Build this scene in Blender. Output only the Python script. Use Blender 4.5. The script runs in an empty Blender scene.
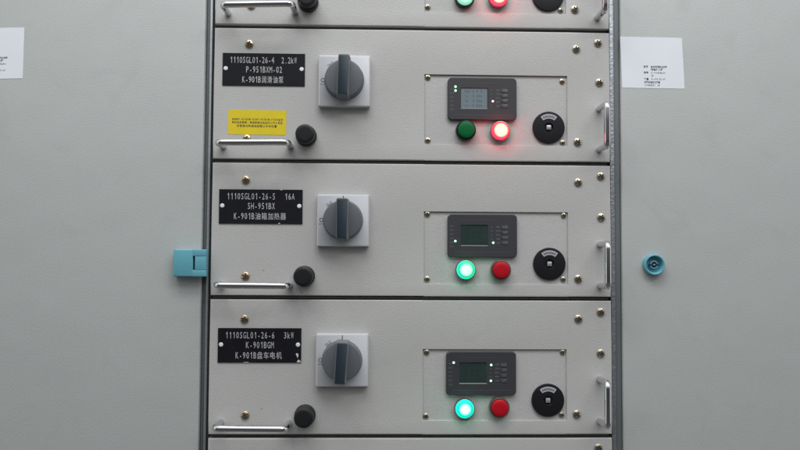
import bpy, bmesh, math, random
from mathutils import Vector, Matrix

random.seed(7)
S = bpy.context.scene
COL = S.collection
MM = 0.001

# ------------------------------------------------------------------ camera
cam_d = bpy.data.cameras.new('camera')
cam_d.sensor_width = 36.0
cam_d.lens = 36.0 * 770.0 / 800.0
cam_d.clip_start = 0.01
cam_d.clip_end = 50
cam = bpy.data.objects.new('camera', cam_d)
COL.objects.link(cam)
PAN, TILT, ROLL = 0.0277, 0.0459, 0.0054
fw = Vector((math.sin(PAN) * math.cos(TILT), math.cos(PAN) * math.cos(TILT), math.sin(TILT)))
r0 = Vector((math.cos(PAN), -math.sin(PAN), 0))
u0 = r0.cross(fw)
rt = r0 * math.cos(ROLL) + u0 * math.sin(ROLL)
up = -r0 * math.sin(ROLL) + u0 * math.cos(ROLL)
cam.matrix_world = Matrix(((rt.x, up.x, -fw.x, -0.0507), (rt.y, up.y, -fw.y, -1.1536),
                           (rt.z, up.z, -fw.z, -0.0431), (0, 0, 0, 1)))
S.camera = cam

# ------------------------------------------------------------------ light of the switch room
W = bpy.data.worlds.new('World')
S.world = W
W.use_nodes = True
wn, wl = W.node_tree.nodes, W.node_tree.links
bg = wn['Background']
tc = wn.new('ShaderNodeTexCoord')
sp = wn.new('ShaderNodeSeparateXYZ')
rp = wn.new('ShaderNodeValToRGB')
mp = wn.new('ShaderNodeMapRange')
mp.inputs[1].default_value = -1
mp.inputs[2].default_value = 1
wl.new(tc.outputs['Generated'], sp.inputs[0])
wl.new(sp.outputs['Z'], mp.inputs[0])
wl.new(mp.outputs[0], rp.inputs[0])
e = rp.color_ramp.elements
e[0].position = 0.0; e[0].color = (0.15, 0.153, 0.147, 1)
e[1].position = 1.0; e[1].color = (1.75, 1.80, 1.84, 1)
k = e.new(0.46); k.color = (0.07, 0.072, 0.07, 1)
k = e.new(0.60); k.color = (0.17, 0.174, 0.178, 1)
k = e.new(0.70); k.color = (1.05, 1.07, 1.09, 1)
# brightness added at both sides, made up to put highlights on the handles
ab = wn.new('ShaderNodeMath'); ab.operation = 'ABSOLUTE'
wl.new(sp.outputs['X'], ab.inputs[0])
side_glow = wn.new('ShaderNodeMapRange'); side_glow.interpolation_type = 'SMOOTHSTEP'
side_glow.inputs[1].default_value = 0.84; side_glow.inputs[2].default_value = 0.95; side_glow.inputs[4].default_value = 0.9
wl.new(ab.outputs[0], side_glow.inputs[0])
ad = wn.new('ShaderNodeMix'); ad.data_type = 'RGBA'; ad.blend_type = 'ADD'; ad.clamp_result = False
ad.inputs[0].default_value = 1.0
wl.new(rp.outputs[0], ad.inputs[6]); wl.new(side_glow.outputs[0], ad.inputs[7])
wl.new(ad.outputs[2], bg.inputs[0])
bg.inputs[1].default_value = 0.79


def strip_light(x, y, z, w, h, power, col):
    d = bpy.data.lights.new('ceiling_strip_light', 'AREA')
    d.shape = 'RECTANGLE'; d.size = w; d.size_y = h; d.energy = power; d.color = col
    o = bpy.data.objects.new('ceiling_strip_light', d)
    o.location = (x, y, z)
    COL.objects.link(o)
    o.rotation_euler = (Vector((0, 0, 0.0)) - o.location).to_track_quat('-Z', 'Y').to_euler()
    o.rotation_euler = (math.radians(20), 0, 0)
    return o


strip_light(-0.25, -0.8, 1.45, 1.3, 0.4, 14.0, (0.97, 0.99, 1.0))
strip_light(0.85, -1.5, 1.5, 1.3, 0.5, 12.0, (0.97, 0.99, 1.0))

S.view_settings.view_transform = 'Standard'
S.view_settings.look = 'None'
S.view_settings.exposure = 0.04
S.view_settings.gamma = 1.0
S.render.engine = 'CYCLES'


# ------------------------------------------------------------------ materials
def mat(name, col, rough=0.5, metal=0.0, spec=0.5, bump=None, mottle=None, coat=0.0):
    """bump = (scale per metre, distance in metres); mottle = (scale, amount)"""
    m = bpy.data.materials.new(name)
    m.use_nodes = True
    n, l = m.node_tree.nodes, m.node_tree.links
    b = n['Principled BSDF']
    b.inputs['Base Color'].default_value = (*col, 1)
    b.inputs['Roughness'].default_value = rough
    b.inputs['Metallic'].default_value = metal
    b.inputs['Specular IOR Level'].default_value = spec
    b.inputs['Coat Weight'].default_value = coat
    t = n.new('ShaderNodeTexCoord')
    if bump:
        nz = n.new('ShaderNodeTexNoise')
        nz.inputs['Scale'].default_value = bump[0]
        nz.inputs['Detail'].default_value = 2.0
        l.new(t.outputs['Object'], nz.inputs['Vector'])
        bp = n.new('ShaderNodeBump')
        bp.inputs['Strength'].default_value = 1.0
        bp.inputs['Distance'].default_value = bump[1]
        l.new(nz.outputs[0], bp.inputs['Height'])
        l.new(bp.outputs[0], b.inputs['Normal'])
    if mottle:
        nz = n.new('ShaderNodeTexNoise')
        nz.inputs['Scale'].default_value = mottle[0]
        nz.inputs['Detail'].default_value = 5.0
        l.new(t.outputs['Object'], nz.inputs['Vector'])
        mx = n.new('ShaderNodeMix'); mx.data_type = 'RGBA'
        a = mottle[1]
        mx.inputs[6].default_value = (*[c * (1 - a) for c in col], 1)
        mx.inputs[7].default_value = (*[min(1, c * (1 + a)) for c in col], 1)
        l.new(nz.outputs[0], mx.inputs[0])
        l.new(mx.outputs[2], b.inputs['Base Color'])
        mr = n.new('ShaderNodeMapRange')
        mr.inputs[3].default_value = max(0, rough - 0.06); mr.inputs[4].default_value = rough + 0.06
        l.new(nz.outputs[0], mr.inputs[0])
        l.new(mr.outputs[0], b.inputs['Roughness'])
    return m


def powder(name, col, rough, scale, dist, specks=True):
    """powder-coated sheet steel: orange peel, faint soiling, a few dark specks"""
    m = mat(name, col, rough, bump=(scale, dist))
    n, l = m.node_tree.nodes, m.node_tree.links
    b = n['Principled BSDF']
    t = n['Texture Coordinate']
    nz = n.new('ShaderNodeTexNoise'); nz.inputs['Scale'].default_value = 5.0; nz.inputs['Detail'].default_value = 6
    l.new(t.outputs['Object'], nz.inputs['Vector'])
    mx = n.new('ShaderNodeMix'); mx.data_type = 'RGBA'
    mx.inputs[6].default_value = (*[c * 0.95 for c in col], 1)
    mx.inputs[7].default_value = (*[c * 1.05 for c in col], 1)
    l.new(nz.outputs[0], mx.inputs[0])
    out = mx.outputs[2]
    # slight waviness of the rolled sheet under the coat
    nw = n.new('ShaderNodeTexNoise'); nw.inputs['Scale'].default_value = 9.0; nw.inputs['Detail'].default_value = 1
    l.new(t.outputs['Object'], nw.inputs['Vector'])
    bw = n.new('ShaderNodeBump'); bw.inputs['Distance'].default_value = 0.0016
    l.new(nw.outputs[0], bw.inputs['Height']); l.new(bw.outputs[0], n['Bump'].inputs['Normal'])
    # handling marks: faint greasy patches, duller and a touch darker
    ng = n.new('ShaderNodeTexNoise'); ng.inputs['Scale'].default_value = 17; ng.inputs['Detail'].default_value = 7; ng.inputs['Distortion'].default_value = 1.2
    l.new(t.outputs['Object'], ng.inputs['Vector'])
    gr = n.new('ShaderNodeMapRange'); gr.inputs[1].default_value = .55; gr.inputs[2].default_value = .75; gr.inputs[4].default_value = .085
    l.new(ng.outputs[0], gr.inputs[0])
    gx = n.new('ShaderNodeMix'); gx.data_type = 'RGBA'; gx.inputs[7].default_value = (0.16, 0.15, 0.13, 1)
    l.new(gr.outputs[0], gx.inputs[0]); l.new(out, gx.inputs[6])
    out = gx.outputs[2]
    rr = n.new('ShaderNodeMapRange'); rr.inputs[1].default_value = .3; rr.inputs[2].default_value = .7
    rr.inputs[3].default_value = rough - .05; rr.inputs[4].default_value = rough + .10
    l.new(ng.outputs[0], rr.inputs[0]); l.new(rr.outputs[0], b.inputs['Roughness'])
    # fine grain of the coat
    n3 = n.new('ShaderNodeTexNoise'); n3.inputs['Scale'].default_value = scale * 1.4; n3.inputs['Detail'].default_value = 1
    l.new(t.outputs['Object'], n3.inputs['Vector'])
    mr = n.new('ShaderNodeMapRange'); mr.inputs[1].default_value = .3; mr.inputs[2].default_value = .7
    mr.inputs[3].default_value = 0.93; mr.inputs[4].default_value = 1.06
    l.new(n3.outputs[0], mr.inputs[0])
    mg = n.new('ShaderNodeMix'); mg.data_type = 'RGBA'; mg.blend_type = 'MULTIPLY'; mg.inputs[0].default_value = 1
    l.new(out, mg.inputs[6]); l.new(mr.outputs[0], mg.inputs[7])
    out = mg.outputs[2]
    if specks:
        v = n.new('ShaderNodeTexVoronoi'); v.inputs['Scale'].default_value = 22
        l.new(t.outputs['Object'], v.inputs['Vector'])
        c1 = n.new('ShaderNodeMath'); c1.operation = 'LESS_THAN'; c1.inputs[1].default_value = 0.024
        l.new(v.outputs['Distance'], c1.inputs[0])
        s3 = n.new('ShaderNodeSeparateColor'); l.new(v.outputs['Color'], s3.inputs[0])
        c2 = n.new('ShaderNodeMath'); c2.operation = 'LESS_THAN'; c2.inputs[1].default_value = 0.22
        l.new(s3.outputs[0], c2.inputs[0])
        c3 = n.new('ShaderNodeMath'); c3.operation = 'MULTIPLY'
        l.new(c1.outputs[0], c3.inputs[0]); l.new(c2.outputs[0], c3.inputs[1])
        c4 = n.new('ShaderNodeMath'); c4.operation = 'MULTIPLY'; c4.inputs[1].default_value = 0.75
        l.new(c3.outputs[0], c4.inputs[0])
        md = n.new('ShaderNodeMix'); md.data_type = 'RGBA'
        md.inputs[7].default_value = (0.08, 0.075, 0.07, 1)
        l.new(c4.outputs[0], md.inputs[0]); l.new(out, md.inputs[6])
        out = md.outputs[2]
    l.new(out, b.inputs['Base Color'])
    return m


def emit(name, col, strength, base=None):
    m = bpy.data.materials.new(name)
    m.use_nodes = True
    b = m.node_tree.nodes['Principled BSDF']
    b.inputs['Base Color'].default_value = (*(base or col), 1)
    b.inputs['Emission Color'].default_value = (*col, 1)
    b.inputs['Emission Strength'].default_value = strength
    b.inputs['Roughness'].default_value = 0.35
    return m


def lit_lens(name, core, rim, base, core_r=0.0065, rim_r=0.0125):
    """lamp lens: the LED behind its middle is brightest, the coloured rim dimmer"""
    m = emit(name, core, 1.0, base)
    n, l = m.node_tree.nodes, m.node_tree.links
    b = n['Principled BSDF']
    t = n.new('ShaderNodeTexCoord')
    sx = n.new('ShaderNodeSeparateXYZ'); l.new(t.outputs['Object'], sx.inputs[0])
    cx = n.new('ShaderNodeCombineXYZ'); l.new(sx.outputs[0], cx.inputs[0]); l.new(sx.outputs[2], cx.inputs[1])
    ln = n.new('ShaderNodeVectorMath'); ln.operation = 'LENGTH'; l.new(cx.outputs[0], ln.inputs[0])
    mr = n.new('ShaderNodeMapRange'); mr.interpolation_type = 'SMOOTHSTEP'
    mr.inputs[1].default_value = core_r; mr.inputs[2].default_value = rim_r
    l.new(ln.outputs['Value'], mr.inputs[0])
    mx = n.new('ShaderNodeMix'); mx.data_type = 'RGBA'; mx.clamp_result = False
    mx.inputs[6].default_value = (*core, 1); mx.inputs[7].default_value = (*rim, 1)
    l.new(mr.outputs[0], mx.inputs[0])
    l.new(mx.outputs[2], b.inputs['Emission Color'])
    return m


M = {}
M['drawer'] = powder('grey_powder_coat', (0.470, 0.467, 0.452), 0.38, 540, 0.00040)
M['plate'] = powder('grey_powder_coat_fine', (0.470, 0.467, 0.454), 0.38, 520, 0.00032)
M['door'] = powder('door_powder_coat', (0.446, 0.462, 0.453), 0.40, 540, 0.00029)
M['black_plate'] = mat('engraved_black_plastic', (0.006, 0.006, 0.010), 0.5, spec=0.25, mottle=(60, .3))
M['white_core'] = mat('white_engraving', (0.50, 0.50, 0.50), 0.6)
M['chip'] = mat('chipped_white_plastic', (0.62, 0.60, 0.55), 0.7)
M['rivet'] = mat('white_rivet', (0.80, 0.80, 0.80), 0.35)
M['chrome'] = mat('chrome', (0.62, 0.61, 0.64), 0.07, 1.0)
M['screw'] = mat('zinc_screw', (0.50, 0.44, 0.35), 0.28, 1.0, mottle=(300, .2))
M['screw_old'] = mat('brassy_screw', (0.48, 0.38, 0.27), 0.30, 1.0, mottle=(300, .25))
M['dark_slot'] = mat('screw_recess', (0.085, 0.075, 0.06), 0.6)
M['knob'] = mat('black_rubber_knob', (0.010, 0.011, 0.013), 0.42, spec=0.35, bump=(900, 0.00005))
M['switch_plate'] = mat('satin_switch_plate', (0.52, 0.525, 0.55), 0.38, mottle=(40, .03))
M['dial_grey'] = mat('grey_plastic_dial', (0.118, 0.127, 0.143), 0.42, bump=(1200, 0.00004))
M['grip_side'] = mat('grey_grip_side', (0.13, 0.137, 0.15), 0.42)
M['grip_dark'] = mat('dark_blue_grip', (0.022, 0.035, 0.047), 0.36)
M['ink'] = mat('dark_ink', (0.03, 0.03, 0.035), 0.6)
M['bezel'] = mat('charcoal_meter_plastic', (0.041, 0.041, 0.047), 0.42, bump=(1500, 0.00003))
M['bezel_line'] = mat('meter_groove', (0.075, 0.075, 0.085), 0.5)
M['lip'] = mat('screen_lip_lit', (0.20, 0.21, 0.21), 0.35)  # lighter tone painting the highlight on the window's lower lip
M['screen_off'] = mat('unlit_lcd', (0.026, 0.046, 0.040), 0.22, mottle=(60, .15))
M['screen_on'] = emit('lit_lcd', (0.085, 0.125, 0.145), 0.62, (0.09, 0.11, 0.115))
M['lcd_ink'] = mat('lcd_segments', (0.03, 0.045, 0.05), 0.4)
M['lcd_ghost'] = mat('lcd_ghost_segments', (0.012, 0.022, 0.020), 0.4)
M['meter_text'] = mat('meter_legend', (0.24, 0.24, 0.25), 0.6)
M['key'] = mat('meter_key', (0.046, 0.0455, 0.051), 0.45)
M['led_green'] = emit('green_status_led', (0.36, 1.0, 0.52), 2.6)
M['led_white'] = emit('pink_white_status_led', (1.0, 0.70, 0.76), 1.7)
M['led_off'] = mat('unlit_led', (0.05, 0.055, 0.05), 0.4)
M['ring'] = mat('dark_lamp_bezel', (0.022, 0.024, 0.022), 0.25, 0.2)
M['ring_metal'] = mat('metal_lamp_bezel', (0.24, 0.22, 0.20), 0.30, 0.75)
M['green_off'] = mat('green_lens', (0.0, 0.115, 0.03), 0.45, spec=0.2, bump=(700, 0.00004))
M['red_off'] = mat('red_lens', (0.44, 0.004, 0.014), 0.42, spec=0.25, bump=(700, 0.00004))
M['red_lit'] = lit_lens('red_lens_lit', (2.6, 1.25, 0.80), (1.5, 0.02, 0.05), (0.5, 0.01, 0.02), 0.0070, 0.0122)
M['green_lit'] = lit_lens('green_lens_lit', (0.85, 1.7, 1.25), (0.0, 0.50, 0.24), (0.0, 0.2, 0.1), 0.0045, 0.0118)
M['cyan_lit'] = lit_lens('cyan_green_lens_lit', (1.0, 1.6, 1.5), (0.0, 0.72, 0.60), (0.0, 0.2, 0.14), 0.0040, 0.0100)
M['pale_lit'] = lit_lens('pale_green_lens_lit', (0.55, 0.95, 0.80), (0.25, 0.62, 0.45), (0.1, 0.3, 0.2), 0.006, 0.0128)
M['red_lit_side'] = emit('red_lens_wall_lit', (1.0, 0.003, 0.012), 34.0, (0.5, 0.01, 0.02))
M['green_lit_side'] = emit('green_lens_wall_lit', (0.0, 1.0, 0.38), 9.0, (0.0, 0.2, 0.1))
M['cyan_lit_side'] = emit('cyan_green_lens_wall_lit', (0.0, 1.0, 0.50), 9.0, (0.0, 0.2, 0.1))
M['disc'] = mat('black_dial', (0.008, 0.008, 0.0105), 0.45, spec=0.3, bump=(1200, 0.00004))
M['scale'] = mat('dial_scale', (0.46, 0.46, 0.50), 0.5)
M['spindle'] = mat('metal_spindle', (0.50, 0.50, 0.50), 0.35, 0.6)
M['yellow'] = mat('yellow_label', (0.68, 0.53, 0.008), 0.5, mottle=(60, .08))
M['paper'] = mat('white_sticker', (0.77, 0.785, 0.84), 0.4, mottle=(30, .03))
M['teal'] = mat('teal_plastic', (0.12, 0.36, 0.44), 0.36, mottle=(120, .06))
M['teal_dark'] = mat('dark_key_slot', (0.006, 0.022, 0.05), 0.5)
M['galv'] = mat('galvanised_steel', (0.31, 0.32, 0.35), 0.42, 0.7, bump=(260, 0.0008), mottle=(200, .35))
M['galv_plain'] = mat('plain_steel_strip', (0.33, 0.35, 0.36), 0.4, 0.55, mottle=(180, .15))
M['gasket'] = mat('slate_rubber_gasket', (0.125, 0.140, 0.147), 0.55, bump=(300, 0.0002))
M['gap_fill'] = mat('gap_filler_grey', (0.13, 0.135, 0.125), 0.6, mottle=(120, .3))  # mid grey for the strips added to lighten the drawer gaps
M['inside'] = mat('dark_interior', (0.10, 0.104, 0.097), 0.7, mottle=(40, .3))


# ------------------------------------------------------------------ mesh helpers (mm in, metres out; the front faces -y)
def finish(bm, name, mats, smooth=True, angle=35):
    bmesh.ops.recalc_face_normals(bm, faces=bm.faces[:])
    lim = math.radians(angle)
    for f in bm.faces:
        f.smooth = smooth
    for ed in bm.edges:
        if len(ed.link_faces) == 2:
            ed.smooth = ed.calc_face_angle(0) < lim
    me = bpy.data.meshes.new(name)
    bm.to_mesh(me); bm.free()
    me.transform(Matrix.Scale(MM, 4))
    for m in (mats if isinstance(mats, (list, tuple)) else [mats]):
        me.materials.append(m)
    return me


def box(bm, x0, x1, z0, z1, d0, d1, bev=0.0, seg=2, mi=0):
    """a block from depth d0 to d1 (mm out of the panel)"""
    vs = [bm.verts.new((x, -d, z)) for d in (d0, d1) for x, z in ((x0, z0), (x1, z0), (x1, z1), (x0, z1))]
    fs = [bm.faces.new([vs[i] for i in q]) for q in ((0, 1, 2, 3), (7, 6, 5, 4), (0, 4, 5, 1), (1, 5, 6, 2), (2, 6, 7, 3), (3, 7, 4, 0))]
    for f in fs:
        f.material_index = mi
    if bev:
        es = list({ed for f in fs for ed in f.edges})
        r = bmesh.ops.bevel(bm, geom=es, offset=bev, segments=seg, affect='EDGES', profile=0.5)
        for f in r['faces']:
            f.material_index = mi
    return fs


def lathe(bm, prof, seg=64, mi=0, cx=0, cz=0):
    """prof: (radius, height out of the panel) from the rim of the base inwards"""
    rings = []
    for r, h in prof:
        if r < 1e-6:
            rings.append([bm.verts.new((cx, -h, cz))])
        else:
            rings.append([bm.verts.new((cx + r * math.cos(2 * math.pi * i / seg), -h, cz + r * math.sin(2 * math.pi * i / seg))) for i in range(seg)])
    for a, b in zip(rings, rings[1:]):
        for i in range(seg):
            j = (i + 1) % seg
            if len(b) == 1:
                f = bm.faces.new((a[i], a[j], b[0]))
            elif len(a) == 1:
                f = bm.faces.new((a[0], b[j], b[i]))
            else:
                f = bm.faces.new((a[i], a[j], b[j], b[i]))
            f.material_index = mi


def tube(bm, pts, r, seg=20):
    rings = []
    n = len(pts)
    for i, p in enumerate(pts):
        t = (pts[min(i + 1, n - 1)] - pts[max(i - 1, 0)]).normalized()
        a = t.orthogonal().normalized() if i == 0 else (rings_a - t * rings_a.dot(t)).normalized()
        rings_a = a
        b = t.cross(a)
        rings.append([bm.verts.new(p + (a * math.cos(2 * math.pi * q / seg) + b * math.sin(2 * math.pi * q / seg)) * r) for q in range(seg)])
    for A, B in zip(rings, rings[1:]):
        for q in range(seg):
            bm.faces.new((A[q], A[(q + 1) % seg], B[(q + 1) % seg], B[q]))
    bm.faces.new(rings[0]); bm.faces.new(rings[-1])


def rrect(w, h, r, n=6):
    pts = []
    for cx, cz, a0 in ((w / 2 - r, h / 2 - r, 0), (-w / 2 + r, h / 2 - r, 90), (-w / 2 + r, -h / 2 + r, 180), (w / 2 - r, -h / 2 + r, 270)):
        for i in range(n + 1):
            a = math.radians(a0 + 90 * i / n)
            pts.append((cx + r * math.cos(a), cz + r * math.sin(a)))
    return pts


def prism(bm, outline, d0, d1, bev=0.0, mi=0):
    """outline extruded from d0 to d1, its front rim eased by bev"""
    cx = sum(p[0] for p in outline) / len(outline); cz = sum(p[1] for p in outline) / len(outline)

    def ring(d, inset):
        out = []
        n = len(outline)
        for i, p in enumerate(outline):
            v = Vector((p[0] - cx, p[1] - cz)); L = v.length or 1
            s = (L - inset) / L
            out.append(bm.verts.new((cx + v.x * s, -d, cz + v.y * s)))
        return out
    rs = [ring(d0, 0)]
    if bev:
        for t in (0, 45, 90):
            a = math.radians(t)
            rs.append(ring(d1 - bev + bev * math.sin(a), bev * (1 - math.cos(a))))
    else:
        rs.append(ring(d1, 0))
    n = len(outline)
    for A, B in zip(rs, rs[1:]):
        for i in range(n):
            f = bm.faces.new((A[i], A[(i + 1) % n], B[(i + 1) % n], B[i])); f.material_index = mi
    f = bm.faces.new(rs[-1]); f.material_index = mi
    f = bm.faces.new(list(reversed(rs[0]))); f.material_index = mi


_gl = {}


def glyph(ch, bold=0.0):
    key = (ch, bold)
    if ch == '1':      # an engraved 1 with its flag
        w = 0.045 + bold
        v = [(.24 - w, 0), (.24 + w, 0), (.24 + w, .69), (.24 - w, .69), (.06, .54), (.06, .54 - 2.6 * w), (.24 - w, .69 - 2.6 * w)]
        return v, [(0, 1, 2, 3, 6), (6, 3, 4, 5)], .0, .36, 0, .69
    if key not in _gl:
        c = bpy.data.curves.new('glyph', 'FONT'); c.body = ch; c.resolution_u = 2; c.offset = bold
        o = bpy.data.objects.new('glyph', c); COL.objects.link(o)
        bpy.context.view_layer.update()
        me = bpy.data.meshes.new_from_object(o.evaluated_get(bpy.context.evaluated_depsgraph_get()))
        v = [(p.co.x, p.co.y) for p in me.vertices]; f = [tuple(p.vertices) for p in me.polygons]
        xs = [a for a, b in v] or [0]; ys = [b for a, b in v] or [0]
        _gl[key] = (v, f, min(xs), max(xs), min(ys), max(ys))
        bpy.data.objects.remove(o); bpy.data.curves.remove(c); bpy.data.meshes.remove(me)
    return _gl[key]


def write(bm, text, x, zc, pitch, cap, wide=None, depth=0.0, mi=0, rot=0.0, centre=False, narrow=0.62, bold=0.0):
    """text set letter by letter in even cells, as an engraving machine or label printer does; returns the end x"""
    wide = wide or pitch * 1.8
    cells = [wide if ord(c) > 0x2000 else pitch for c in text]
    if centre:
        x = x - sum(cells) / 2
    x_in = x
    H = glyph('H'); sy0 = cap / (H[5] - H[4])
    ca, sa = math.cos(rot), math.sin(rot)
    ox, oz = (x_in + sum(cells) / 2, zc)
    for c, cw in zip(text, cells):
        if c != ' ':
            v, f, a, b, lo, hi = glyph(c, bold)
            if ord(c) > 0x2000:
                sx = cw * 0.92; sy = cap * 1.22; mx, my = (a + b) / 2, 0.38
            else:
                sy = sy0; sx = min(sy * (narrow * 1.1 if c == '1' else narrow), 0.80 * pitch / max(b - a, 0.01)); mx, my = (a + b) / 2, (H[4] + H[5]) / 2
            vs = []
            for p, q in v:
                X = x + cw / 2 + (p - mx) * sx; Z = zc + (q - my) * sy
                dx, dz = X - ox, Z - oz
                vs.append(bm.verts.new((ox + dx * ca - dz * sa, -depth, oz + dx * sa + dz * ca)))
            for q in f:
                try:
                    ff = bm.faces.new([vs[i] for i in q]); ff.material_index = mi
                except ValueError:
                    pass
        x += cw
    return x


def text_mesh(name, m, lines, depth):
    bm = bmesh.new()
    for L in lines:
        write(bm, depth=depth, **L)
    return finish(bm, name, m, smooth=False)


def obj(name, me, parent=None, loc=(0, 0, 0), rot=(0, 0, 0)):
    o = bpy.data.objects.new(name, me)
    COL.objects.link(o)
    o.parent = parent
    o.location = Vector(loc) * MM
    o.rotation_euler = rot
    return o


def thing(name, label, cat, loc=(0, 0, 0), group=None):
    o = bpy.data.objects.new(name, None)
    COL.objects.link(o)
    o.empty_display_size = 0.03
    o.location = Vector(loc) * MM
    o['label'] = label; o['category'] = cat
    if group:
        o['group'] = group
    return o


# ------------------------------------------------------------------ meshes of the repeated parts (made once, shared)
def screw_mesh(name, r, h, m):
    bm = bmesh.new()
    nr, ns = 12, 48
    rings = []
    for i in range(nr + 1):
        rr = r * i / nr
        ring = []
        for j in range(ns if i else 1):
            a = 2 * math.pi * j / ns
            x, z = rr * math.cos(a), rr * math.sin(a)
            q = rr / r
            y = h * (1 - 0.45 * q * q) if q < 0.94 else h * 0.45
            w = r * 0.13
            L = r * 0.62
            if (abs(x) < w and abs(z) < L) or (abs(z) < w and abs(x) < L):
                y -= h * 0.55
            ring.append(bm.verts.new((x, -y, z)))
        rings.append(ring)
    base = [bm.verts.new((v.co.x, 0, v.co.z)) for v in rings[-1]]
    rings.append(base)
    w, L = r * 0.15, r * 0.60
    for A, B in zip(rings, rings[1:]):
        for j in range(ns):
            jj = (j + 1) % ns
            f = bm.faces.new((A[0], B[j], B[jj])) if len(A) == 1 else bm.faces.new((A[j], B[j], B[jj], A[jj]))
            c = f.calc_center_median()
            if (abs(c.x) < w and abs(c.z) < L) or (abs(c.z) < w and abs(c.x) < L):
                f.material_index = 1
    return finish(bm, name, [m, M['dark_slot']], angle=40)


SCREW = screw_mesh('screw', 6.2, 3.8, M['screw'])
SCREW_OLD = screw_mesh('screw_old', 6.2, 3.8, M['screw_old'])
SCREW_S = screw_mesh('small_screw', 4.3, 2.8, M['screw'])


def handle_mesh(ctc, vertical):
    """bent rod; origin midway between the feet, on the panel"""
    h, rc, r = 42.0, 7.5, 4.8
    pts = [Vector((-ctc / 2, 2, 0)), Vector((-ctc / 2, -h * .45, 0)), Vector((-ctc / 2, -(h - rc), 0))]
    for i in range(1, 9):
        a = math.radians(90 * i / 8)
        pts.append(Vector((-ctc / 2 + rc * (1 - math.cos(a)), -(h - rc) - rc * math.sin(a), 0)))
    pts += [Vector((0, -h, 0))]
    pts += [Vector((-p.x, p.y, p.z)) for p in reversed(pts[:-1])]
    if vertical:
        pts = [Vector((0, p.y, p.x)) for p in pts]
    bm = bmesh.new()
    tube(bm, pts, r, 24)
    return finish(bm, 'pull_handle', M['chrome'], angle=50)


H_HANDLE = handle_mesh(100, False)
V_HANDLE = handle_mesh(62, True)

bm = bmesh.new(); lathe(bm, [(15.5, 0), (15.5, 9), (15.0, 10), (14.4, 10.4), (13.9, 10.6)]); lathe(bm, [(14.0, 0), (14.0, 10.6), (0, 10.6)]); KNOB = finish(bm, 'lock_knob', M['knob'])
bm = bmesh.new(); lathe(bm, [(13.7, 10.3), (14.1, 12), (14.1, 25.6), (13.6, 27.0), (12.3, 27.8), (9, 27.9), (0, 27.9)]); CAP = finish(bm, 'knob_cap', M['knob'])

bm = bmesh.new(); lathe(bm, [(15.2, 0), (15.2, 8.2), (14.6, 9.2), (13.6, 9.4), (12.9, 9.0), (12.7, 3)]); RING = finish(bm, 'lamp_bezel', M['ring'])
bm = bmesh.new(); lathe(bm, [(15.2, 0), (15.2, 8.2), (14.6, 9.2), (13.6, 9.4), (12.9, 9.0), (12.7, 3)]); RING_METAL = finish(bm, 'lamp_bezel', M['ring_metal'])
LENS = {}
for key in ('green_off', 'red_off', 'red_lit', 'green_lit', 'cyan_lit', 'pale_lit'):
    bm = bmesh.new()
    lathe(bm, [(12.5, 3.2), (12.5, 13.0)], mi=1)
    lathe(bm, [(12.5, 13.0), (12.1, 13.8), (11.2, 14.3), (7, 14.8), (0, 15.0)])
    bmesh.ops.remove_doubles(bm, verts=bm.verts[:], dist=1e-5)
    LENS[key] = finish(bm, 'lens', [M[key], M.get(key + '_side', M[key])])

bm = bmesh.new(); lathe(bm, [(24.4, 0), (24.4, 3.2), (23.8, 4.0), (22.8, 4.2), (7.2, 4.2), (6.8, 3.8), (6.6, 1.2), (0, 1.2)]); DISC = finish(bm, 'selector_dial', M['disc'])
bm = bmesh.new()
N = 14
for i in range(N):
    a0 = math.radians(90 + 38 - 76 * i / N); a1 = math.radians(90 + 38 - 76 * (i + 1) / N)
    bm.faces.new([bm.verts.new((r * math.cos(a), -4.35, r * math.sin(a))) for r, a in ((13.6, a0), (20.4, a0), (20.4, a1), (13.6, a1))])
for i in range(11):
    a = math.radians(90 + 29 - 58 * i / 10)
    t = Vector((math.sin(a), 0, -math.cos(a))) * (0.42 if i % 2 else 0.6)
    rad = Vector((math.cos(a), 0, math.sin(a)))
    p0, p1 = rad * 15.2 + Vector((0, -4.5, 0)), rad * (18.0 if i % 2 else 18.9) + Vector((0, -4.5, 0))
    f = bm.faces.new([bm.verts.new(p) for p in (p0 - t, p0 + t, p1 + t, p1 - t)]); f.material_index = 1
SCALE = finish(bm, 'scale_label', [M['scale'], M['ink']], smooth=False)
bm = bmesh.new(); box(bm, -3.4, 3.4, -3.4, 3.4, 0.8, 4.6, 0.6); box(bm, -1.3, 1.3, -1.3, 1.3, 4.6, 5.0, 0.2); SPINDLE = finish(bm, 'spindle', M['spindle'])

# rotary load-break switch: plate, round dial, grip
SW = 77.0
bm = bmesh.new(); prism(bm, rrect(SW, SW, 1.6, 3), 0, 12, 1.9); SWPLATE = finish(bm, 'rotary_switch', M['switch_plate'])
bm = bmesh.new(); lathe(bm, [(29.6, 12.0), (29.6, 14.5), (28.6, 16.0), (28.1, 26.5), (27.2, 27.8), (25.5, 28.2), (0, 28.2)]); SWDIAL = finish(bm, 'switch_dial', M['dial_grey'])
bm = bmesh.new()
# tapering grip: broad foot on the dial, dark inlay on its face
def grip():
    levels = [(9.4, 30.5, 16.0), (9.2, 30.5, 30.0), (8.3, 29.8, 49.0), (7.7, 29.0, 50.2)]
    rs = []
    for hw, hl, d in levels:
        rs.append([bm.verts.new((x, -d, z)) for x, z in rrect(hw * 2, hl * 2, 2.4, 3)])
    n = len(rs[0])
    for A, B in zip(rs, rs[1:]):
        for i in range(n):
            bm.faces.new((A[i], A[(i + 1) % n], B[(i + 1) % n], B[i]))
    bm.faces.new(rs[-1])
grip()
prism(bm, rrect(14.2, 56.6, 1.6, 3), 50.0, 50.9, 0.4, mi=1)
GRIP = finish(bm, 'switch_grip', [M['grip_side'], M['grip_dark']])

bm = bmesh.new()
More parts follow.
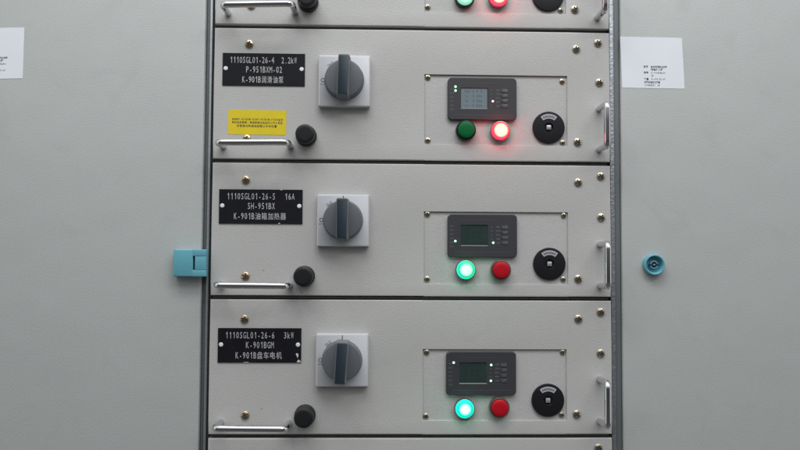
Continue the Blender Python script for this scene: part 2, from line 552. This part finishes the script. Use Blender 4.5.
# printed marks of the switch: I at the top, O at the left with its word, the trip position between them
box(bm, -0.6, 0.6, 30.6, 36.6, 11.9, 12.12)
N = 28
ring = [[bm.verts.new((-32.0 + r * math.cos(2 * math.pi * i / N), -12.12, 0.6 + r * math.sin(2 * math.pi * i / N))) for i in range(N)] for r in (3.0, 2.1)]
for i in range(N):
    bm.faces.new((ring[0][i], ring[0][(i + 1) % N], ring[1][(i + 1) % N], ring[1][i]))
write(bm, 'OFF', -32.0, -5.4, 2.6, 2.3, depth=12.12, centre=True, narrow=0.9, bold=.02)
write(bm, 'TRIP', -21.4, 25.2, 2.7, 2.3, depth=12.12, centre=True, rot=math.radians(40), narrow=0.9, bold=.02)
f0 = Vector((-20.0, -12.12, 23.4)); dr = Vector((math.cos(math.radians(40)), 0, math.sin(math.radians(40)))); nr_ = Vector((-dr.z, 0, dr.x))
bm.faces.new([bm.verts.new(f0 + dr * a + nr_ * b) for a, b in ((-5, -.35), (5, -.35), (5, .35), (-5, .35))])
SWMARKS = finish(bm, 'switch_marking', M['ink'], smooth=False)

# power meter: bezel with a recessed window
MW, MH = 104.5, 64.3
SX0, SX1, SZ0, SZ1 = -33.0, 8.6, -15.3, 16.6


def frame_with_window(bm, outline_pts, win, d0, d1, bev, lip_in, lip_d, mi_lit_lip):
    """bezel whose front has a rectangular window with a sloping lip"""
    prism(bm, outline_pts, d0, d1 - 1.6, 0)
    # front slab built as a ring between the outline and the window
    x0, x1, z0, z1 = win

    def nearest(p):
        px = min(max(p[0], x0), x1); pz = min(max(p[1], z0), z1)
        return (px, pz)
    n = len(outline_pts)
    outb = [bm.verts.new((x, -(d1 - 1.6), z)) for x, z in outline_pts]
    out1 = [bm.verts.new((x, -(d1 - bev), z)) for x, z in outline_pts]
    out2 = [bm.verts.new((x * (1 - bev / 60), -d1, z * (1 - bev / 40))) for x, z in outline_pts]
    for A, B in ((outb, out1), (out1, out2)):
        for i in range(n):
            bm.faces.new((A[i], A[(i + 1) % n], B[(i + 1) % n], B[i]))
    wc = [bm.verts.new((x, -d1, z)) for x, z in ((x1, z1), (x0, z1), (x0, z0), (x1, z0))]
    wi = [bm.verts.new((x, -(d1 - lip_d), z)) for x, z in ((x1 - lip_in, z1 - lip_in), (x0 + lip_in, z1 - lip_in), (x0 + lip_in, z0 + lip_in), (x1 - lip_in, z0 + lip_in))]
    q = n // 4
    for c in range(4):
        seg_ = out2[c * q:(c + 1) * q]
        for i in range(q - 1):
            bm.faces.new((seg_[i], seg_[i + 1], wc[c]))
        bm.faces.new((seg_[-1], out2[((c + 1) * q) % n], wc[(c + 1) % 4], wc[c]))
        f = bm.faces.new((wc[c], wc[(c + 1) % 4], wi[(c + 1) % 4], wi[c]))
        f.material_index = mi_lit_lip if c == 2 else 0  # only the lower lip gets the painted highlight tone


bm = bmesh.new()
frame_with_window(bm, rrect(MW, MH, 6.0, 5), (SX0, SX1, SZ0, SZ1), -1, 6.0, 1.0, 1.0, 1.3, 1)
box(bm, -43, 45, -24.9, -24.3, 5.9, 6.08, mi=2)
box(bm, -33, 22, 23.6, 24.1, 5.9, 6.08, mi=2)
METER = finish(bm, 'power_meter', [M['bezel'], M['lip'], M['bezel_line']], angle=25)
bm = bmesh.new(); box(bm, SX0 + .2, SX1 - .2, SZ0 + .2, SZ1 - .2, 4.45, 4.75); SCREEN_OFF = finish(bm, 'screen', M['screen_off'])
bm = bmesh.new(); box(bm, SX0 + .2, SX1 - .2, SZ0 + .2, SZ1 - .2, 4.45, 4.75); SCREEN_ON = finish(bm, 'screen', M['screen_on'])
bm = bmesh.new(); lathe(bm, [(1.55, 5.6), (1.55, 6.5), (1.2, 6.9), (0, 7.0)], 24); LED_G = finish(bm, 'status_light', M['led_green'])
bm = bmesh.new(); lathe(bm, [(1.55, 5.6), (1.55, 6.5), (1.2, 6.9), (0, 7.0)], 24); LED_W = finish(bm, 'status_light', M['led_white'])
bm = bmesh.new(); prism(bm, rrect(10.5, 6.2, 1.0, 3), 5.8, 6.25, 0.2); write(bm, 'MENU', 0, 0, 1.9, 2.2, depth=6.32, centre=True, mi=1, narrow=0.8); KEY = finish(bm, 'meter_key', [M['key'], M['meter_text']])
KEYS = [KEY]
for w in ('SET', 'ESC', 'RST'):
    bm = bmesh.new(); prism(bm, rrect(10.5, 6.2, 1.0, 3), 5.8, 6.25, 0.2); write(bm, w, 0, 0, 1.9, 2.2, depth=6.32, centre=True, mi=1, narrow=0.8); KEYS.append(finish(bm, 'meter_key', [M['key'], M['meter_text']]))
LEG = [dict(text='DI%d' % (i + 1), x=-45.6, zc=14.6 - 6.2 * i, pitch=1.7, cap=1.9, centre=True, narrow=.8) for i in range(6)]
LEG += [dict(text=t, x=13.6, zc=13.4 - 6.0 * i, pitch=1.8, cap=1.9, centre=True, narrow=.8) for i, t in enumerate(('Ia', 'Ib', 'Ic', 'Io', 'U'))]
LEG += [dict(text=t, x=23.6, zc=13.4 - 6.0 * i, pitch=1.7, cap=1.9, centre=True, narrow=.8) for i, t in enumerate(('RUN', 'STOP', 'TRIP', 'REM', 'COM'))]
LEGEND = [text_mesh('meter_legend', M['meter_text'], LEG[:6], 6.06), text_mesh('meter_legend', M['meter_text'], LEG[6:], 6.06)]
LCD = [dict(text=t, x=SX0 + 6, zc=11.5 - 7.2 * i, pitch=3.0, cap=4.0, narrow=.75) for i, t in enumerate(('Uab 0.0 V', 'Ia  0.00A', 'Ib  0.00A', 'Ic  0.00A'))]
LCD_ON = text_mesh('screen_text', M['lcd_ink'], LCD, 4.82)
LCD_OFF = text_mesh('screen_text', M['lcd_ghost'], LCD, 4.82)
bm = bmesh.new(); lathe(bm, [(3.2, 0.5), (3.2, 1.6), (2.5, 2.3), (0, 2.5)], 32); RIVET = finish(bm, 'rivet', M['rivet'])

PITCH = 204.23
V_BOT, V_TOP = 6.1, 204.23
XL, XR = -299.6, 299.8


def front_panel_mesh(ip):
    (x0, z1), (x1, z0) = ip if ip else ((17, 135), (234, 26))
    bm = bmesh.new()
    xs, zs = [XL, x0, x1, XR], [V_BOT, z0, z1, V_TOP]
    g = [[bm.verts.new((x, 0, z)) for x in xs] for z in zs]
    faces = []
    for i in range(3):
        for j in range(3):
            if (i, j) != (1, 1):
                faces.append(bm.faces.new((g[i][j], g[i][j + 1], g[i + 1][j + 1], g[i + 1][j])))
    outer = [ed for ed in bm.edges if len(ed.link_faces) == 1]
    r = bmesh.ops.extrude_edge_only(bm, edges=outer)
    nv = [v for v in r['geom'] if isinstance(v, bmesh.types.BMVert)]
    for v in nv:
        inner = x0 - 1 < v.co.x < x1 + 1 and z0 - 1 < v.co.z < z1 + 1
        v.co.y = 3.0 if inner else 24.0
    def side(ed, test):
        return all(abs(v.co.y) < 1e-6 and test(v.co) for v in ed.verts)
    bot = [ed for ed in bm.edges if side(ed, lambda c: abs(c.z - V_BOT) < 1e-4)]
    oth = [ed for ed in bm.edges if side(ed, lambda c: abs(c.z - V_TOP) < 1e-4) or side(ed, lambda c: abs(c.x - XL) < 1e-4) or side(ed, lambda c: abs(c.x - XR) < 1e-4)]
    inn = [ed for ed in bm.edges if side(ed, lambda c: x0 - 1e-3 <= c.x <= x1 + 1e-3 and z0 - 1e-3 <= c.z <= z1 + 1e-3)]
    bmesh.ops.bevel(bm, geom=bot + oth, offset=1.9, segments=4, affect='EDGES', profile=0.5, clamp_overlap=True)
    inn = [ed for ed in bm.edges if side(ed, lambda c: x0 - 1e-3 <= c.x <= x1 + 1e-3 and z0 - 1e-3 <= c.z <= z1 + 1e-3)]
    bmesh.ops.bevel(bm, geom=inn, offset=0.5, segments=2, affect='EDGES', profile=0.5)
    # return flanges behind the front
    box(bm, XL + 1.5, XR - 1.5, V_BOT + 1.5, V_BOT + 3.5, -60, -24)
    return finish(bm, 'front_panel', M['drawer'])


def plate_mesh(w, h, chips):
    bm = bmesh.new()
    prism(bm, [(-w / 2, -h / 2), (w / 2, -h / 2), (w / 2, h / 2), (-w / 2, h / 2)], 0, 1.5, 0.25)
    for pts in chips:
        f = bm.faces.new([bm.verts.new((x, -1.56, z)) for x, z in pts]); f.material_index = 1
    return finish(bm, 'nameplate', [M['black_plate'], M['chip']], smooth=False)


GROUP = 'drawer units stacked in the cabinet'


def place_meter(root, c, leds, on):
    m = obj('power_meter', METER, root, (c[0], 2.8, c[1]))
    obj('screen', SCREEN_ON if on else SCREEN_OFF, m)
    obj('screen_text', LCD_ON if on else LCD_OFF, m)
    for g in LEGEND:
        obj('meter_legend', g, m)
    for i in range(4):
        obj('meter_key', KEYS[i], m, (33.4, 0, 12.2 - 7.7 * i))
    for x, z, kind in leds:
        obj('status_light', LED_W if kind == 'w' else LED_G, m, (x, 0, z))


def place_lamp(root, c, lens, metal):
    b = obj('indicator_lamp', RING_METAL if metal else RING, root, (c[0], 3.0, c[1]))
    obj('lens', LENS[lens], b)
    return b


def drawer(row, label, lscrew=(), rscrew=(), np_=None, words=None, chips=(), sw=None, grip_rot=0, knob=None, hl=None, hr=None,
           lamps=None, dial=None, meter=None, leds=(), on=False, pscrew=(), ip=None, note=None):
    z0 = 306.0 - row * PITCH
    root = thing('drawer_unit', label, 'drawer unit', (0, 0, z0), GROUP)
    obj('front_panel', front_panel_mesh(ip), root)
    (x0, z1), (x1, zb) = ip
    bm = bmesh.new(); box(bm, x0 - 6, x1 + 6, zb - 6, z1 + 6, -6.0, -3.05)
    obj('instrument_plate', finish(bm, 'instrument_plate', M['plate']), root)
    for x, z in pscrew:
        obj('screw', SCREW_S, root, (x, 3.0, z), (0, random.uniform(0, 3), 0))
    for x, z in lscrew:
        obj('screw', SCREW_OLD, root, (x, 0, z), (0, random.uniform(0, 3), 0))
    for x, z in rscrew:
        obj('screw', SCREW, root, (x, 0, z), (0, random.uniform(0, 3), 0))
    if np_:
        (a, t), (b, u) = np_
        w, h = b - a, t - u
        c = ((a + b) / 2, (t + u) / 2)
        p = obj('nameplate', plate_mesh(w, h, chips), root, (c[0], 0, c[1]))
        l1a, l1b, l1x, l2, l3a, l3b, p1, p2, wd = words
        lines = [dict(text=l1a, x=-51.0, zc=h / 2 - 10.4, pitch=p1, cap=9.2),
                 dict(text=l1b, x=l1x, zc=h / 2 - 10.4, pitch=p1, cap=9.2),
                 dict(text=l2, x=0.6, zc=h / 2 - 24.8, pitch=p2, cap=9.2, centre=True),
                 dict(text=l3a + l3b, x=-1.0, zc=h / 2 - 40.0, pitch=p1, cap=9.2, wide=wd, centre=True)]
        obj('lettering', text_mesh('lettering', M['white_core'], lines, 1.6), p)
        for s in (-1, 1):
            obj('rivet', RIVET, p, (s * (w / 2 - 4.8), 0, 1.0))
    if note:
        (a, t), (b, u) = note
        w, h = b - a, t - u
        bm = bmesh.new(); box(bm, -w / 2, w / 2, -h / 2, h / 2, 0, 0.3)
        q = obj('notice_label', finish(bm, 'notice_label', M['yellow']), root, ((a + b) / 2, 0, (t + u) / 2), (0, 0.006, 0))
        lines = [dict(text='本电机P-951BXM-02与P-951BXM-01互为备用', x=0, zc=4.5, pitch=2.3, cap=2.9, wide=3.2, centre=True, narrow=.8, bold=.022),
                 dict(text='两台电机联锁，停运检修主设备时工作人员应', x=0, zc=-0.3, pitch=3.6, cap=3.3, wide=3.8, centre=True, bold=.022),
                 dict(text='将联锁切除或挂牌禁止手动位置', x=-0.5, zc=-5.6, pitch=3.6, cap=3.3, wide=4.3, centre=True, bold=.022)]
        obj('lettering', text_mesh('notice_lettering', M['ink'], lines, 0.36), q)
    if sw:
        (a, t), (b, u) = sw
        s = obj('rotary_switch', SWPLATE, root, ((a + b) / 2, 0, (t + u) / 2))
        obj('switch_marking', SWMARKS, s)
        obj('switch_dial', SWDIAL, s, (0, 0, 0.6))
        obj('switch_grip', GRIP, s, (0, 0, 0.6), (0, math.radians(grip_rot), 0))
    if knob:
        kb = obj('lock_knob', KNOB, root, (knob[0], 0, knob[1]))
        obj('knob_cap', CAP, kb)
    if hl:
        obj('pull_handle', H_HANDLE, root, (hl[0], 0, hl[1]), (0, hl[2], 0))
    if hr:
        obj('pull_handle', V_HANDLE, root, (hr[0], 0, hr[1]))
    if meter:
        place_meter(root, meter, leds, on)
    if lamps:
        for c, lens, metal in lamps:
            place_lamp(root, c, lens, metal)
    if dial:
        d = obj('selector_dial', DISC, root, (dial[0], 3.0, dial[1]))
        obj('scale_label', SCALE, d); obj('spindle', SPINDLE, d)
    return root


# ------------------------------------------------------------------ cabinet carcass
cab = thing('switchgear_cabinet', 'grey switchgear cabinet carcass with steel posts seen in the narrow gaps between drawers and doors', 'cabinet', (0, 0, -520))
ZB, ZT = 0, 1040


def block(name, m, x0, x1, z0, z1, d0, d1, bev=0.0):
    b_ = bmesh.new(); box(b_, x0, x1, z0, z1, d0, d1, bev)
    return obj(name, finish(b_, name, m), cab)


block('back_plate', M['inside'], -340, 340, ZB, ZT, -80, -70)
block('post', M['inside'], -330, -301.2, ZB, ZT, -69, -16)
block('steel_strip', M['galv_plain'], -307.8, -304.2, ZB + 1, ZT - 1, -15.9, -4, 0.8)
block('gasket', M['gasket'], -313.2, -308.6, ZB + 1, ZT - 1, -15.9, -9, 1.2)
block('post', M['inside'], 301.4, 330, ZB, ZT, -69, -16)
block('galvanised_strip', M['galv'], 300.8, 307.2, ZB + 1, ZT - 1, -15.9, -2.5, 0.8)
block('gasket', M['gasket'], 307.6, 316.4, ZB + 1, ZT - 1, -15.9, -5, 1.2)
for i in range(4):
    zz = 306 - i * PITCH + 520
    block('divider_rail', M['inside'], -300.8, 300.8, zz - 2, zz + 8, -68, -26)
    block('gap_filler', M['gap_fill'], -298.5, 298.5, zz + 1.4, zz + 4.8, -25.9, -9, 0.5)  # filler strip added to lighten the dark gap, no real part


# ------------------------------------------------------------------ the two doors
def door_mesh(x0, x1, z0, z1):
    b_ = bmesh.new()
    box(b_, x0, x1, z0, z1, -22, 0, 3.2, 5)
    return finish(b_, 'door_panel', M['door'])


DG = 'cabinet doors beside the drawer stack'
ld = thing('cabinet_door', 'plain grey left door with a square teal latch over its right edge', 'cabinet door', (-533, 0, -520), DG)
obj('door_panel', door_mesh(-219, 219.2, 0, 1040), ld)
rd = thing('cabinet_door', 'plain grey right door with a round teal lock and white sticker near its left edge', 'cabinet door', (535, 0, -520), DG)
obj('door_panel', door_mesh(-218, 219, 0, 1040), rd)

# latch, straddling the left door's edge
bm = bmesh.new()
ox, oz = 533, 520
def lb(x0, x1, z0, z1, d0, d1, bev=0.0, mi=0):
    box(bm, x0 + ox, x1 + ox, z0 + oz, z1 + oz, d0, d1, bev, 3, mi)
lb(-350.6, -303.4, -68.3, -29.0, 0.0, 9.0, 0.6)
lb(-351, -322.4, -68.5, -28.7, 9.0, 17, 1.6)
lb(-323.2, -303.2, -38.8, -28.75, 9.01, 16.95, 0.9)
lb(-323.2, -303.2, -68.45, -58.9, 9.01, 16.95, 0.9)
lb(-319.4, -303.3, -58.75, -39.0, 9.0, 16.85, 0.5)
lb(-322.4, -319.3, -58.8, -38.9, 9.0, 9.2, 0, 1)
obj('latch', finish(bm, 'latch', [M['teal'], M['teal_dark']]), ld)

# round cam lock of the right door: collar, tilted bowl, key core
bm = bmesh.new(); lathe(bm, [(16.0, 0), (15.9, 6), (15.6, 9.0), (15.0, 10.4), (14.2, 10.8), (13.2, 10.4), (12.6, 9.2), (11.4, 2.6), (10.4, 1.4), (0, 1.0)])
lk = obj('lock', finish(bm, 'lock', M['teal']), rd, (363.2 - 535, 0, -47.6 + 520))
bm = bmesh.new(); lathe(bm, [(6.2, 1), (6.2, 6.4), (5.6, 7), (4.4, 7), (4.2, 3), (0, 3)])
obj('key_core', finish(bm, 'key_core', M['teal']), lk)
bm = bmesh.new(); lathe(bm, [(4.1, 3.1), (4.1, 3.4), (0, 3.4)]); box(bm, -7.4, 7.4, -1.4, 1.4, 3.4, 7.25, 0.3); 
obj('key_slot', finish(bm, 'key_slot', M['teal_dark']), lk)
bm = bmesh.new(); lathe(bm, [(1.5, 3.4), (1.5, 7.6), (1.2, 8), (0, 8)], 24)
obj('key_pin', finish(bm, 'key_pin', M['spindle']), lk)


def quad_sticker(pts, parent, off):
    b_ = bmesh.new()
    lo = [b_.verts.new((x - off[0], -0.0, z - off[1])) for x, z in pts]
    hi = [b_.verts.new((x - off[0], -0.35, z - off[1])) for x, z in pts]
    b_.faces.new(hi)
    for i in range(4):
        b_.faces.new((lo[i], lo[(i + 1) % 4], hi[(i + 1) % 4], hi[i]))
    return obj('sticker', finish(b_, 'sticker', M['paper'], smooth=False), parent, (0, 0, 0))


RO = (535, -520)
st = quad_sticker([(316.6, 300.6), (411.9, 299.8), (415.4, 221.2), (319.0, 221.7)], rd, RO)
Z = lambda px: 300.7 - (px - 36.2) * 1.53
lines = [dict(text='名称', x=351.8 - 535, zc=Z(66.3) + 520, pitch=2, cap=2.9, wide=3.7, bold=.042),
         dict(text='电动机控制中心抽屉', x=363.4 - 535, zc=Z(66.5) + 520, pitch=2, cap=2.9, wide=2.75, bold=.042),
         dict(text='配电柜二段', x=363.4 - 535, zc=Z(69.2) + 520, pitch=2, cap=2.9, wide=3.7, bold=.042),
         dict(text='位号', x=352.2 - 535, zc=Z(72.3) + 520, pitch=2, cap=2.9, wide=3.7, bold=.042),
         dict(text='K-1110SGL01-', x=363.8 - 535, zc=Z(72.5) + 520, pitch=1.95, cap=2.3, narrow=.8, bold=.042),
         dict(text='26', x=363.8 - 535, zc=Z(75.3) + 520, pitch=1.95, cap=2.3, narrow=.8, bold=.042),
         dict(text='容量', x=352.6 - 535, zc=Z(78.8) + 520, pitch=2, cap=2.9, wide=3.7, bold=.042),
         dict(text='0.4/0.23 kV', x=364.2 - 535, zc=Z(78.8) + 520, pitch=1.95, cap=2.3, narrow=.8, bold=.042),
         dict(text='中国石油化工设备', x=352.8 - 535, zc=Z(82.0) + 520, pitch=2, cap=2.9, wide=3.1, bold=.042),
         dict(text='1110SGL01  26', x=353.2 - 535, zc=Z(85.0) + 520, pitch=1.85, cap=2.3, narrow=.8, bold=.042)]
obj('lettering', text_mesh('sticker_lettering', M['ink'], lines, 0.42), st)
st = quad_sticker([(-678, 299), (-583.0, 302.2), (-583.2, 225.2), (-677, 222)], ld, (-533, -520))
obj('lettering', text_mesh('sticker_lettering', M['ink'], [dict(L, x=L['x'] + 535 - 994.6 + 533, zc=L['zc'] + 1.5) for L in lines], 0.42), st)

# ------------------------------------------------------------------ the drawers
drawer(0, 'grey drawer unit cut off by the top of the photo, only its lower strip showing',
       lscrew=[(-245.2, 34.6)], rscrew=[(246.9, 35.7)], knob=(-159.5, 40.5), hl=(-229.8, 23.0, -0.03), hr=(281.5, 54),
       lamps=[((77.7, 50.6), 'pale_lit', False), ((128.9, 50.8), 'red_lit', True)], dial=(206.0, 57.0),
       pscrew=[(22.0, 37.0), (225.6, 34.6), (22, 131), (227, 129)], ip=((16.7, 135), (233.3, 28.2)),
       meter=(104.6, 99.0))
drawer(1, 'grey drawer unit with a yellow notice label below its black nameplate',
       lscrew=[(-247.4, 179.9), (-249.1, 36.0)], rscrew=[(248.7, 178.8), (282.4, 188.5), (284.0, 127.6), (250.0, 36.0)],
       np_=((-286.9, 165.6), (-163.5, 116.5)), words=('1110SGL01-26-4', '2.2kW', 26.0, 'P-951BXM-02', 'K-901B', '润滑油泵', 4.78, 5.0, 8.5),
       sw=((-142.4, 159.7), (-64.5, 85.8)), grip_rot=2, knob=(-160.0, 40.5), hl=(-234.0, 24.6, -0.012), hr=(283.0, 55.8),
       lamps=[((79.8, 51.5), 'green_off', False), ((131.9, 51.0), 'red_lit', True)], dial=(206.2, 57.7),
       meter=(104.6, 99.8), leds=[(-40.6, 18.0, 'g'), (-40.6, 12.0, 'g'), (16.0, -3.6, 'w')], on=True,
       pscrew=[(22.4, 132.9), (227.5, 129.2), (22.8, 36.8), (227.8, 35.0)], ip=((17.1, 137.0), (234.7, 30.0)),
       note=((-277.5, 79.5), (-190.6, 42.3)))
drawer(2, 'grey drawer unit whose nameplate reads SH-951BX and 16A',
       lscrew=[(-249.6, 178.3), (-248.0, 35.0)], rscrew=[(250.6, 178.8), (285.2, 188.5), (285.3, 126.1), (249.8, 33.3)],
       np_=((-288.8, 164.1), (-164.7, 112.9)), words=('1110SGL01-26-5', '16A', 35.0, 'SH-951BX', 'K-901B', '油箱加热器', 5.2, 5.2, 9.4),
       chips=[[(28.5, 25.6), (32.2, 25.6), (31, 24.5), (29, 24.8)], [(26, -25.6), (29.2, -25.6), (28.4, -24.2), (26.6, -24.5)]],
       sw=((-142.5, 155.6), (-64.5, 80.4)), grip_rot=0.3, knob=(-160.5, 35.1), hl=(-232.8, 22.2, 0.006), hr=(282.8, 54.0),
       lamps=[((79.8, 45.9), 'green_lit', True), ((132.5, 45.8), 'red_off', True)], dial=(206.6, 55.2),
       meter=(105.0, 96.9), leds=[(-40.8, -8.2, 'g'), (16.2, -10.4, 'g')],
       pscrew=[(22.4, 129.2), (228.9, 128.7), (22.5, 31.8), (227.7, 32.3)], ip=((17.1, 133.0), (234.9, 24.2)))
drawer(3, 'grey drawer unit whose nameplate reads K-901BGM and 3kW',
       lscrew=[(-248.6, 175.5), (-245.6, 34.5)], rscrew=[(249.8, 177.5), (283.7, 187.7), (283.3, 126.4), (246.5, 35.9)],
       np_=((-287.3, 162.1), (-164.3, 111.5)), words=('1110SGL01-26-6', '3kW', 35.0, 'K-901BGM', 'K-901B', '盘车电机', 5.25, 5.25, 9.4),
       chips=[[(53.5, -12.6), (55, -11.4), (57.2, -12.2), (57.6, -15.0), (56.2, -18.6), (55.2, -15.8)],
              [(55, -24.6), (60.5, -24.7), (60.6, -23.0), (57.6, -20.6)],
              [(-24, -25.2), (-15, -25.2), (-17, -24.5), (-22, -24.5)]],
       sw=((-141.9, 155.2), (-64.3, 77.1)), grip_rot=3.5, knob=(-157.4, 34.8), hl=(-231.5, 23.4, 0.012), hr=(281.0, 56.6),
       lamps=[((78.5, 44.7), 'cyan_lit', True), ((130.2, 46.2), 'red_off', True)], dial=(203.7, 56.1),
       meter=(103.3, 96.2), leds=[(-41.2, 15.9, 'g'), (14.8, 12.6, 'g'), (14.3, -10.8, 'g')],
       pscrew=[(22.0, 126.9), (226.4, 127.4), (21.3, 32.5), (224.5, 34.4)], ip=((16.2, 131.5), (232.0, 26.2)))
drawer(4, 'grey drawer unit cut off by the bottom of the photo, only its top edge showing',
       rscrew=[(278.8, 190.6)], ip=((17, 131.5), (232.5, 26.2)))
